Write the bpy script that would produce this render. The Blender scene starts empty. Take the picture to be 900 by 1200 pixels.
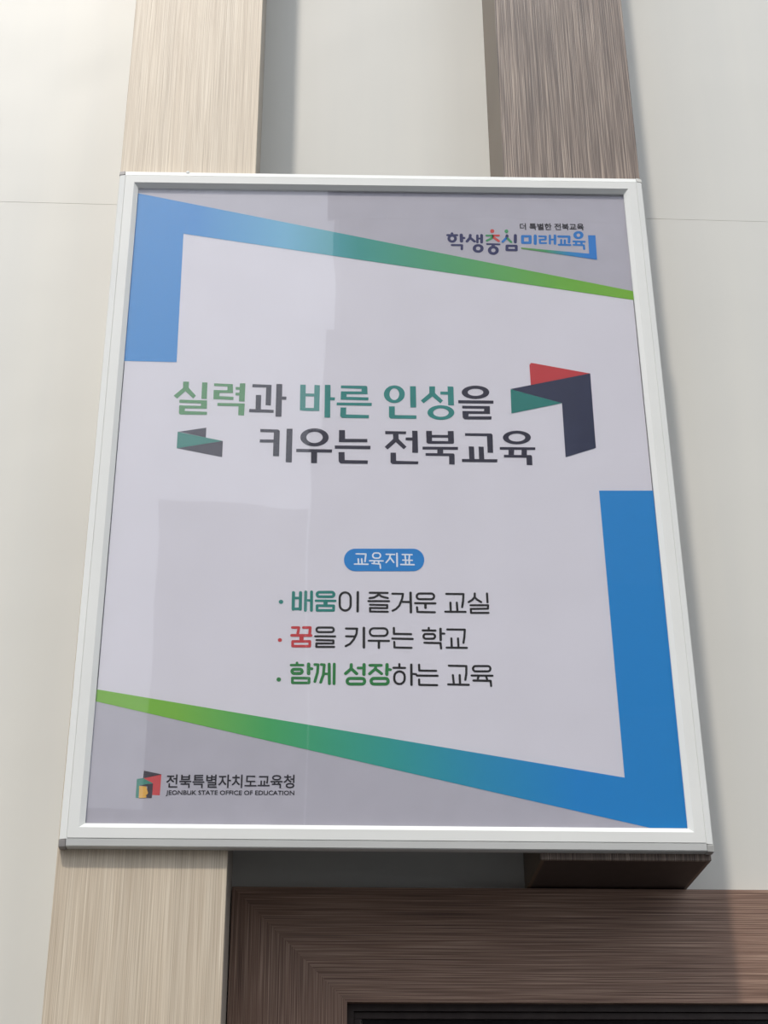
import bpy, bmesh, math, random
from mathutils import Vector, Matrix
random.seed(4)
PI = math.pi
OZ = 2.19            # height of the poster frame's lower edge above the ground
SC = bpy.context.scene
COL = SC.collection

# ------------------------------------------------------------------ camera
F_PX = 1831.3        # focal length in pixels of the 900 x 1200 frame
cam_d = bpy.data.cameras.new('camera')
cam = bpy.data.objects.new('camera', cam_d)
COL.objects.link(cam)
SC.camera = cam
cam_d.sensor_fit = 'VERTICAL'
cam_d.sensor_height = 36.0
cam_d.lens = F_PX / 1200.0 * 36.0
cam_d.clip_start = 0.02
cam_d.clip_end = 300
PITCH, YAW, ROLL = 0.48579175, -0.05217117, 0.00698364
cam.matrix_world = (Matrix.Translation((-0.11376, -2.107905, OZ - 0.592871))
                    @ Matrix.Rotation(YAW, 4, 'Z') @ Matrix.Rotation(PITCH, 4, 'X')
                    @ Matrix.Rotation(ROLL, 4, 'Y') @ Matrix.Rotation(PI / 2, 4, 'X'))

# ------------------------------------------------------------------ sky, sun, exposure
world = bpy.data.worlds.new('sky')
SC.world = world
world.use_nodes = True
wn = world.node_tree
wn.nodes.clear()
w_out = wn.nodes.new('ShaderNodeOutputWorld')
w_bg = wn.nodes.new('ShaderNodeBackground')
w_tc = wn.nodes.new('ShaderNodeTexCoord')
w_sep = wn.nodes.new('ShaderNodeSeparateXYZ')
w_rmp = wn.nodes.new('ShaderNodeValToRGB')
w_rmp.color_ramp.elements[0].position = 0.0
w_rmp.color_ramp.elements[0].color = (0.88, 0.91, 0.96, 1)
w_rmp.color_ramp.elements[1].position = 0.9
w_rmp.color_ramp.elements[1].color = (0.80, 0.86, 0.94, 1)
wn.links.new(w_tc.outputs['Generated'], w_sep.inputs[0])
wn.links.new(w_sep.outputs['Z'], w_rmp.inputs[0])
wn.links.new(w_rmp.outputs[0], w_bg.inputs['Color'])
SUN_DIR = Vector((-0.37, -1.0, 1.55)).normalized()      # towards the sun
# thin haze: the sky is brightest around the sun and falls off evenly in all directions from it
SKY_BASE, SKY_GLOW, GLOW_POWER = 0.84, 1.3, 8.0
w_dot = wn.nodes.new('ShaderNodeVectorMath')
w_dot.operation = 'DOT_PRODUCT'
w_dot.inputs[1].default_value = SUN_DIR
w_max = wn.nodes.new('ShaderNodeMath'); w_max.operation = 'MAXIMUM'; w_max.inputs[1].default_value = 0.0
w_pow = wn.nodes.new('ShaderNodeMath'); w_pow.operation = 'POWER'; w_pow.inputs[1].default_value = GLOW_POWER
w_mad = wn.nodes.new('ShaderNodeMath'); w_mad.operation = 'MULTIPLY_ADD'
w_mad.inputs[1].default_value = SKY_GLOW
w_mad.inputs[2].default_value = SKY_BASE
wn.links.new(w_tc.outputs['Generated'], w_dot.inputs[0])
wn.links.new(w_dot.outputs['Value'], w_max.inputs[0])
wn.links.new(w_max.outputs[0], w_pow.inputs[0])
wn.links.new(w_pow.outputs[0], w_mad.inputs[0])
wn.links.new(w_mad.outputs[0], w_bg.inputs['Strength'])
wn.links.new(w_bg.outputs[0], w_out.inputs['Surface'])

sun_d = bpy.data.lights.new('sun', 'SUN')
sun = bpy.data.objects.new('sun', sun_d)
COL.objects.link(sun)
sun_d.energy = 1.6
sun_d.angle = math.radians(3.0)
sun_d.color = (1.0, 0.91, 0.80)
sun.rotation_euler = SUN_DIR.to_track_quat('Z', 'Y').to_euler()
sun.location = (-3, -8, 14)

SC.view_settings.view_transform = 'Standard'
SC.view_settings.look = 'None'
SC.view_settings.gamma = 1.0
SC.view_settings.use_curve_mapping = False
SC.view_settings.exposure = 0.33

# ------------------------------------------------------------------ materials
def rgb(r, g, b):
    f = lambda c: (c / 255 / 12.92) if c <= 10 else ((c / 255 + 0.055) / 1.055) ** 2.4
    return (f(r), f(g), f(b), 1)

def new_mat(name, color, rough=0.5, metal=0.0, spec=0.5, coat=0.0):
    m = bpy.data.materials.new(name)
    m.use_nodes = True
    b = m.node_tree.nodes['Principled BSDF']
    b.inputs['Base Color'].default_value = color
    b.inputs['Roughness'].default_value = rough
    b.inputs['Metallic'].default_value = metal
    b.inputs['Specular IOR Level'].default_value = spec
    b.inputs['Coat Weight'].default_value = coat
    b.inputs['Coat Roughness'].default_value = 0.15
    return m

def bsdf(m): return m.node_tree.nodes['Principled BSDF']

def noise(m, scale_vec, scale=1.0, detail=3.0, rough=0.6, dist=0.0):
    t = m.node_tree
    tc = t.nodes.new('ShaderNodeTexCoord')
    mp = t.nodes.new('ShaderNodeMapping')
    mp.inputs['Scale'].default_value = scale_vec
    n = t.nodes.new('ShaderNodeTexNoise')
    n.inputs['Scale'].default_value = scale
    n.inputs['Detail'].default_value = detail
    n.inputs['Roughness'].default_value = rough
    n.inputs['Distortion'].default_value = dist
    t.links.new(tc.outputs['Object'], mp.inputs[0])
    t.links.new(mp.outputs[0], n.inputs['Vector'])
    return n.outputs['Fac']

def ramp(m, fac, stops):
    t = m.node_tree
    r = t.nodes.new('ShaderNodeValToRGB')
    e = r.color_ramp.elements
    e[0].position, e[0].color = stops[0]
    e[1].position, e[1].color = stops[-1]
    for p, c in stops[1:-1]:
        k = e.new(p)
        k.color = c
    t.links.new(fac, r.inputs[0])
    return r.outputs[0]

def mix(m, kind, fac, a, b):
    t = m.node_tree
    x = t.nodes.new('ShaderNodeMixRGB')
    x.blend_type = kind
    for s, v in ((0, fac), (1, a), (2, b)):
        if hasattr(v, 'links'): t.links.new(v, x.inputs[s])
        else: x.inputs[s].default_value = v
    return x.outputs[0]

def bump(m, fac, strength, dist=0.001):
    t = m.node_tree
    b = t.nodes.new('ShaderNodeBump')
    b.inputs['Strength'].default_value = strength
    b.inputs['Distance'].default_value = dist
    t.links.new(fac, b.inputs['Height'])
    t.links.new(b.outputs[0], bsdf(m).inputs['Normal'])

def laminate(name, dark, mid, light, along, rough=0.4, spec=0.5, contrast=0.16):
    """wood-grain film: fine lines that run along 'x' or 'z'"""
    m = new_mat(name, mid, rough, 0, spec)
    v = (1.5, 1, 430) if along == 'x' else (430, 1, 1.5)
    v2 = (6, 1, 800) if along == 'x' else (800, 1, 6)
    v3 = (0.5, 1, 26) if along == 'x' else (26, 1, 0.5)
    n1 = noise(m, v, 1, 4, 0.65)
    n2 = noise(m, v2, 1, 2, 0.5)
    n3 = noise(m, v3, 1, 2, 0.5)
    c1 = ramp(m, n1, [(0.5 - contrast, dark), (0.5, mid), (0.5 + contrast, light)])
    c2 = ramp(m, n2, [(0.32, dark), (0.5, mid), (0.68, light)])
    c = mix(m, 'MIX', 0.62, c1, c2)
    c3 = ramp(m, n3, [(0.3, (0.9, 0.9, 0.9, 1)), (0.7, (1.07, 1.07, 1.07, 1))])
    c = mix(m, 'MULTIPLY', 1.0, c, c3)
    m.node_tree.links.new(c, bsdf(m).inputs['Base Color'])
    bump(m, n2, 0.5, 0.0006)
    return m

M = {}
M['beige_grain'] = laminate('beige grained film', rgb(166, 148, 126), rgb(200, 184, 161), rgb(224, 212, 192), 'z', 0.48, 1.0, 0.2)
M['brown_grain_v'] = laminate('brown grained film upright', rgb(58, 45, 39), rgb(104, 87, 76), rgb(190, 172, 156), 'z', 0.36, 0.8, 0.2)
M['brown_grain_h_lit'] = laminate('lightened brown film level', rgb(80, 58, 48), rgb(134, 104, 88), rgb(200, 170, 150), 'x', 0.36, 0.6, 0.2)  # pilaster's brown film, lightened in colour because little light reaches the door surround
M['brown_grain_j_lit'] = laminate('lightened brown film of the door jamb', rgb(80, 58, 48), rgb(134, 104, 88), rgb(200, 170, 150), 'z', 0.36, 0.6, 0.2)  # upright copy of it, with the missing light put into the colour
M['brown_side'] = laminate('plain tan edge film', rgb(96, 79, 62), rgb(103, 86, 68), rgb(110, 93, 75), 'z', 0.4, 0.5)

wall_m = new_mat('satin white wall panel', rgb(214, 213, 206), 0.42, 0, 0.6)
nz = noise(wall_m, (9, 1, 0.7), 1, 3, 0.5)
nb = noise(wall_m, (3, 3, 3), 1, 2, 0.5)
cw = ramp(wall_m, nz, [(0.3, rgb(216, 216, 211)), (0.7, rgb(222, 221, 214))])
wall_m.node_tree.links.new(cw, bsdf(wall_m).inputs['Base Color'])
bump(wall_m, nb, 0.15, 0.02)
M['wall'] = wall_m

alu = new_mat('silver painted aluminium', rgb(222, 223, 220), 0.32, 0.0, 0.5)
na = noise(alu, (7, 7, 7), 1, 3, 0.5)
alu.node_tree.links.new(ramp(alu, na, [(0.3, rgb(224, 225, 222)), (0.7, rgb(229, 230, 227))]), bsdf(alu).inputs['Base Color'])
M['alu'] = alu
def speckle(name, c, rough, metal=0.0, spread=5, scale=60):
    """plain colour with a faint procedural mottling"""
    m = new_mat(name, rgb(*c), rough, metal)
    n = noise(m, (scale,) * 3, 1, 2, 0.5)
    lo = rgb(*[max(0, k - spread) for k in c]); hi = rgb(*[min(255, k + spread) for k in c])
    m.node_tree.links.new(ramp(m, n, [(0.3, lo), (0.7, hi)]), bsdf(m).inputs['Base Color'])
    return m
M['cap'] = speckle('grey plastic corner cap', (158, 154, 152), 0.5)
M['cap_light'] = speckle('silver corner cap', (196, 195, 190), 0.45)
M['grey_side'] = laminate('grey edge film', rgb(176, 168, 156), rgb(182, 174, 162), rgb(188, 180, 168), 'z', 0.45)
M['backing'] = speckle('dark backing board', (58, 56, 58), 0.7)
M['black_metal'] = speckle('dark brown door frame paint', (52, 43, 41), 0.35, 0.2)
M['door_glass'] = speckle('dark door leaf', (18, 16, 17), 0.15)
M['concrete'] = speckle('grey paving concrete', (72, 72, 74), 0.9, 0, 8, 4)
M['pale_facade'] = speckle('pale facade render', (112, 110, 106), 0.8, 0, 5, 3)
M['grey_facade'] = speckle('grey facade stone', (84, 84, 86), 0.8, 0, 7, 3)
M['facade_window'] = speckle('dark window glazing', (40, 46, 54), 0.1)
M['paper'] = speckle('white poster paper', (222, 220, 228), 0.55, 0, 2, 8)

INK = dict(head_green=(76, 142, 92), head_navy=(24, 23, 50), head_teal=(30, 132, 126),
           ribbon_red=(196, 52, 58), ribbon_navy=(34, 42, 74), ribbon_teal=(24, 124, 116),
           flag_navy=(48, 46, 66), flag_teal=(30, 130, 120),
           bul_teal=(22, 128, 118), bul_black=(6, 5, 10), bul_red=(196, 52, 58), bul_green=(30, 124, 58),
           pill=(6, 130, 206), pill_text=(226, 236, 246),
           slo_navy=(16, 24, 86), slo_red=(204, 66, 62), slo_green=(52, 146, 90), slo_blue=(10, 118, 196),
           foot_dark=(62, 58, 68), foot_red=(206, 76, 80), foot_teal=(68, 140, 124), foot_yellow=(228, 176, 80),
           gray=(184, 182, 192), text=(22, 20, 34))
def ink(k):
    key = 'ink_' + k
    if key not in M: M[key] = speckle('print ink ' + k.replace('_', ' '), INK[k], 0.5, 0, 2, 30)
    return M[key]

def gradient(name, x0, x1, stops):
    """print colour that runs along the poster's width (object x, metres)"""
    m = new_mat(name, (1, 1, 1, 1), 0.5)
    t = m.node_tree
    tc = t.nodes.new('ShaderNodeTexCoord')
    sp = t.nodes.new('ShaderNodeSeparateXYZ')
    mr = t.nodes.new('ShaderNodeMapRange')
    mr.inputs['From Min'].default_value = x0
    mr.inputs['From Max'].default_value = x1
    t.links.new(tc.outputs['Object'], sp.inputs[0])
    t.links.new(sp.outputs['X'], mr.inputs['Value'])
    c = ramp(m, mr.outputs[0], stops)
    t.links.new(c, bsdf(m).inputs['Base Color'])
    return m
BLUE, SKYB, TEAL, GREEN, LIME = rgb(0, 134, 207), rgb(66, 160, 210), rgb(44, 152, 146), rgb(66, 164, 96), rgb(120, 182, 40)
M['grad_top'] = gradient('print gradient blue to lime', -0.42, 0.42, [(0.0, BLUE), (0.12, BLUE), (0.30, rgb(88, 172, 208)), (0.45, TEAL), (0.62, rgb(70, 160, 110)), (0.85, rgb(104, 176, 52)), (1.0, LIME)])
M['grad_bottom'] = gradient('print gradient lime to blue', -0.42, 0.42, [(0.0, LIME), (0.14, rgb(120, 184, 60)), (0.30, rgb(62, 168, 96)), (0.50, rgb(40, 158, 150)), (0.66, rgb(26, 144, 186)), (0.82, BLUE), (1.0, BLUE)])
M['grad_swoosh'] = gradient('print gradient green to blue', 0.225, 0.345, [(0.0, rgb(96, 150, 50)), (0.4, rgb(60, 150, 90)), (0.75, rgb(24, 132, 190)), (1.0, rgb(20, 124, 206))])

# clear cover sheet: transparent with a mirror-like sheen that grows at grazing angles
g = bpy.data.materials.new('clear cover sheet')
g.use_nodes = True
gt = g.node_tree
gt.nodes.clear()
g_out = gt.nodes.new('ShaderNodeOutputMaterial')
g_mix = gt.nodes.new('ShaderNodeMixShader')
g_fr = gt.nodes.new('ShaderNodeFresnel')
g_fr.inputs['IOR'].default_value = 1.5
g_tr = gt.nodes.new('ShaderNodeBsdfTransparent')
g_tr.inputs['Color'].default_value = (0.985, 0.985, 0.99, 1)
g_gl = gt.nodes.new('ShaderNodeBsdfGlossy')
g_gl.inputs['Roughness'].default_value = 0.015
g_no = gt.nodes.new('ShaderNodeTexNoise')
g_no.inputs['Scale'].default_value = 2.2
g_tc = gt.nodes.new('ShaderNodeTexCoord')
g_bp = gt.nodes.new('ShaderNodeBump')
g_bp.inputs['Strength'].default_value = 0.25
g_bp.inputs['Distance'].default_value = 0.004
gt.links.new(g_tc.outputs['Object'], g_no.inputs['Vector'])
gt.links.new(g_no.outputs['Fac'], g_bp.inputs['Height'])
gt.links.new(g_bp.outputs[0], g_gl.inputs['Normal'])
g_ge = gt.nodes.new('ShaderNodeNewGeometry')       # the sheet's inner faces get the inverse index: a thin pane does not trap light
g_io = gt.nodes.new('ShaderNodeMapRange')
g_io.inputs['To Min'].default_value = 1.42
g_io.inputs['To Max'].default_value = 1 / 1.42
gt.links.new(g_ge.outputs['Backfacing'], g_io.inputs['Value'])
gt.links.new(g_io.outputs[0], g_fr.inputs['IOR'])
gt.links.new(g_fr.outputs[0], g_mix.inputs[0])
gt.links.new(g_tr.outputs[0], g_mix.inputs[1])
gt.links.new(g_gl.outputs[0], g_mix.inputs[2])
gt.links.new(g_mix.outputs[0], g_out.inputs['Surface'])
M['cover'] = g

# ------------------------------------------------------------------ helpers
def empty(name, loc, **props):
    o = bpy.data.objects.new(name, None)
    o.location = (loc[0], loc[1], loc[2] + OZ)
    o.empty_display_size = 0.1
    COL.objects.link(o)
    for k, v in props.items(): o[k] = v
    return o

def base(o):
    """world location of an unrotated parent chain"""
    v = Vector((0, 0, 0))
    while o is not None:
        v += o.location
        o = o.parent
    return v

def mesh(name, verts, faces, mat, parent=None, origin=None, **props):
    """verts in world metres, z from the lower edge of the poster frame"""
    vs = [Vector((x, y, z + OZ)) for x, y, z in verts]
    pb = base(parent)
    if origin is None: org = pb.copy() if parent else Vector((0, 0, 0))
    else: org = Vector((origin[0], origin[1], origin[2] + OZ))
    me = bpy.data.meshes.new(name)
    me.from_pydata([v - org for v in vs], [], faces)
    me.materials.append(mat)
    me.update()
    o = bpy.data.objects.new(name, me)
    COL.objects.link(o)
    o.location = org - pb
    o.parent = parent
    for k, v in props.items(): o[k] = v
    return o

def box_vf(x0, x1, y0, y1, z0, z1):
    v = [(x, y, z) for z in (z0, z1) for y in (y0, y1) for x in (x0, x1)]
    f = [(0, 2, 3, 1), (4, 5, 7, 6), (0, 1, 5, 4), (1, 3, 7, 5), (3, 2, 6, 7), (2, 0, 4, 6)]
    return v, f

def bevel(o, w, seg=2):
    bm = bmesh.new()
    bm.from_mesh(o.data)
    bmesh.ops.bevel(bm, geom=bm.edges[:], offset=w, segments=seg, profile=0.5, affect='EDGES')
    bm.to_mesh(o.data)
    bm.free()
    return o

def box(name, x0, x1, y0, y1, z0, z1, mat, parent=None, bev=0.0, **props):
    v, f = box_vf(x0, x1, y0, y1, z0, z1)
    o = mesh(name, v, f, mat, parent, **props)
    if bev: bevel(o, bev)
    return o

def merge_boxes(name, lst, mat, parent=None, **props):
    V, F = [], []
    for b in lst:
        v, f = box_vf(*b)
        n = len(V)
        V += v
        F += [tuple(i + n for i in q) for q in f]
    return mesh(name, V, F, mat, parent, **props)

# ------------------------------------------------------------------ the setting: wall, ground, pilasters
WALL_Y, PIL_Y, POR_Y = 0.195, 0.020, 0.170
GND = -OZ
ground = box('floor', -14, 14, -18, 2.0, GND - 0.2, GND, M['concrete'], kind='structure')

wall = empty('wall_back', (0, WALL_Y, GND), kind='structure')
box('backing_board', -4.0, 4.0, WALL_Y + 0.02, WALL_Y + 0.12, GND, 3.6, M['backing'], wall)
SEAM = 1.2555
for x0, x1 in ((-4.0, -0.402), (-0.398, 0.330), (0.334, 4.0)):
    for z0, z1 in ((GND, SEAM - 0.0002), (SEAM + 0.0002, 3.6)):
        box('panel', x0, x1, WALL_Y, WALL_Y + 0.03, z0, z1, M['wall'], wall, bev=0.0003)

PL = (-0.4538, -0.2212)
PR = (0.2115, 0.4512)
def pilaster(name, x0, x1, z0, z1, front, label, right_side_mat, left_side_mat):
    p = empty(name, ((x0 + x1) / 2, WALL_Y, z0), kind='structure', label=label)
    t = 0.006
    bevel(mesh('front_board', *box_vf(x0, x1, PIL_Y, PIL_Y + t, z0, z1), front, p), 0.0009, 1)
    box('side_board', x0 + 0.0008, x0 + t, PIL_Y + t, WALL_Y, z0, z1, left_side_mat, p)
    box('side_board', x1 - t, x1 - 0.0008, PIL_Y + t, WALL_Y, z0, z1, right_side_mat, p)
    if z0 > GND + 0.1:
        box('end_board', x0 + t, x1 - t, PIL_Y + t, WALL_Y, z0, z0 + t, M['black_metal'], p)  # underside: its shade is put into the colour, darker than the brown film
    return p
pilaster('trim_1', PL[0], PL[1], GND, 3.6, M['beige_grain'], 'beige wood-grain pilaster on the left, running from the ground up behind the framed poster', M['grey_side'], M['beige_grain'])
pilaster('trim_2', PR[0], PR[1], -0.0088, 3.6, M['brown_grain_v'], 'brown wood-grain pilaster on the right that ends just under the framed poster', M['brown_grain_v'], M['brown_side'])

# ------------------------------------------------------------------ door portal under the poster
DX0, DX1, DT = PL[1] + 0.001, 1.90, -0.0105      # outer edges and top of the brown surround
OX0, OX1, OT = -0.0520, 1.735, -0.1735           # opening
door = empty('door_1', ((DX0 + DX1) / 2, WALL_Y, GND), kind='structure',
             label='brown wood-grain door surround with mitred corner and dark frame, below the poster')
def slab(name, pts, mat):
    """pts: outline in x, z; front at POR_Y, back on the wall"""
    n = len(pts)
    v = [(x, POR_Y, z) for x, z in pts] + [(x, WALL_Y, z) for x, z in pts]
    f = [tuple(range(n))] + [tuple(range(2 * n - 1, n - 1, -1))] + [(i, i + n, (i + 1) % n + n, (i + 1) % n) for i in range(n)]
    o = mesh(name, v, f, mat, door)
    bm = bmesh.new(); bm.from_mesh(o.data); bmesh.ops.recalc_face_normals(bm, faces=bm.faces[:]); bm.to_mesh(o.data); bm.free()
    return bevel(o, 0.0002, 1)
slab('head_board', [(DX0, DT), (OX0, OT), (OX1, OT), (DX1, DT)], M['brown_grain_h_lit'])
slab('jamb_board', [(DX0, GND), (OX0, GND), (OX0, OT), (DX0, DT)], M['brown_grain_j_lit'])
slab('jamb_board', [(OX1, GND), (DX1, GND), (DX1, DT), (OX1, OT)], M['brown_grain_j_lit'])
fr = mesh('door_frame', *box_vf(OX0, OX1, POR_Y + 0.012, WALL_Y, OT - 0.010, OT), M['black_metal'], door)
for a in ((OX0, OX0 + 0.010, POR_Y + 0.012, WALL_Y, GND, OT - 0.010), (OX1 - 0.010, OX1, POR_Y + 0.012, WALL_Y, GND, OT - 0.010)):
    box('door_frame', *a, M['black_metal'], door)
box('door_frame', OX0 + 0.010, OX1 - 0.010, POR_Y + 0.017, WALL_Y, OT - 0.020, OT - 0.010, M['black_metal'], door, bev=0.001)
box('door_frame', OX0 + 0.010, OX0 + 0.020, POR_Y + 0.017, WALL_Y, GND, OT - 0.020, M['black_metal'], door, bev=0.001)
for k in range(2):
    x0 = OX0 + 0.020 + k * (OX1 - OX0 - 0.030) / 2
    lf = box('door_leaf', x0 + 0.002, x0 + (OX1 - OX0 - 0.030) / 2 - 0.002, POR_Y + 0.0215, WALL_Y - 0.001, GND + 0.005, OT - 0.0205, M['door_glass'], door)

# ------------------------------------------------------------------ the poster frame
frame = empty('poster_frame', (0, PIL_Y, 0),
              label='large white framed poster with Korean lettering hung across the two wood-grain pilasters',
              category='poster')
CO = dict(bl=(-0.4503, 0.0005), br=(0.4518, 0.0), tr=(0.4492, 1.1890), tl=(-0.4516, 1.1742))
def corner(k, inset):
    x, z = CO[k]
    return (x + (inset if k[1] == 'l' else -inset), z + (inset if k[0] == 'b' else -inset))
# profile of the snap rail: (inset from the outer edge, depth y)
PROF = [(0.0006, PIL_Y - 0.0006), (0.0, 0.0050), (0.0012, 0.0030), (0.0100, 0.0006), (0.0106, 0.0014), (0.0112, 0.0), (0.0258, 0.0), (0.0330, 0.0062), (0.0330, PIL_Y - 0.0006)]
CAPL = 0.0098
def rail(a, b, trim_a, trim_b, d):
    """a rail from corner a to corner b; the ends are mitred from the cap line inwards"""
    V = []
    for end, k, sgn in ((0, a, 1), (1, b, -1)):
        for ins, y in PROF:
            x, z = corner(k, ins)
            # along the rail the outer shoulder stops at the plastic cap
            lo = CAPL
            if ins < lo:
                dx, dz = d
                x += sgn * dx * (lo - ins)
                z += sgn * dz * (lo - ins)
            V.append((x, y, z))
    n = len(PROF)
    F = [(i, i + 1, n + i + 1, n + i) for i in range(n - 1)] + [(n - 1, 0, n, 2 * n - 1)]
    F += [tuple(range(n - 1, -1, -1)), tuple(range(n, 2 * n))]
    o = mesh('rail', V, F, M['alu'], frame)
    bm = bmesh.new(); bm.from_mesh(o.data); bmesh.ops.recalc_face_normals(bm, faces=bm.faces[:]); bm.to_mesh(o.data); bm.free()
    return o
rails = [rail('bl', 'br', 0, 0, (1, 0)), rail('tl', 'tr', 0, 0, (1, 0)), rail('bl', 'tl', 0, 0, (0, 1)), rail('br', 'tr', 0, 0, (0, 1))]
for k in ('bl', 'br', 'tr', 'tl'):
    x, z = CO[k]
    sx = 1 if k[1] == 'l' else -1
    sz = 1 if k[0] == 'b' else -1
    xa, xb = sorted((x - sx * 0.0006, x + sx * (CAPL - 0.0006)))
    za, zb = sorted((z - sz * 0.0006, z + sz * (CAPL - 0.0006)))
    v, f = box_vf(xa, xb, 0.0030, PIL_Y - 0.0008, za, zb)
    # slope the outer front edges like the rail's shoulder
    v = [(px_, (py_ if py_ > 0.01 else 0.0002 + 0.0026 * (abs(px_ - x) < 0.002) + 0.0026 * (abs(pz_ - z) < 0.002)), pz_) for px_, py_, pz_ in v]
    c = mesh('corner_cap', v, f, M['cap'] if k in ('bl', 'tl') else M['cap_light'], frame)
    bevel(c, 0.0009, 2)

def quad_obj(name, inset, y0, y1, mat, parent):
    p = [corner(k, inset) for k in ('bl', 'br', 'tr', 'tl')]
    v = [(x, y0, z) for x, z in p] + [(x, y1, z) for x, z in p]
    f = [(0, 1, 2, 3), (7, 6, 5, 4), (0, 4, 5, 1), (1, 5, 6, 2), (2, 6, 7, 3), (3, 7, 4, 0)]
    return mesh(name, v, f, mat, parent)
quad_obj('back_panel', 0.020, 0.0112, PIL_Y - 0.0008, M['backing'], frame)
sheet = quad_obj('poster_sheet', 0.0340, 0.0100, 0.0110, M['paper'], frame)
quad_obj('cover_sheet', 0.0332, 0.0066, 0.0078, M['cover'], frame)
def disc_vf(x, y, z, r, d, n=12):
    v = [(x, y - d, z)] + [(x + r * 0.8 * math.cos(2 * PI * k / n), y - d * 0.7, z + r * 0.8 * math.sin(2 * PI * k / n)) for k in range(n)] + [(x + r * math.cos(2 * PI * k / n), y, z + r * math.sin(2 * PI * k / n)) for k in range(n)]
    f = [(0, 1 + k, 1 + (k + 1) % n) for k in range(n)] + [(1 + k, 1 + n + k, 1 + n + (k + 1) % n, 1 + (k + 1) % n) for k in range(n)]
    return v, f
# the small rivet that stands on the top rail
mesh('rivet', *disc_vf(-0.336, 0.004, 1.1745, 0.0036, 0.003), M['alu'], frame)

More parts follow.
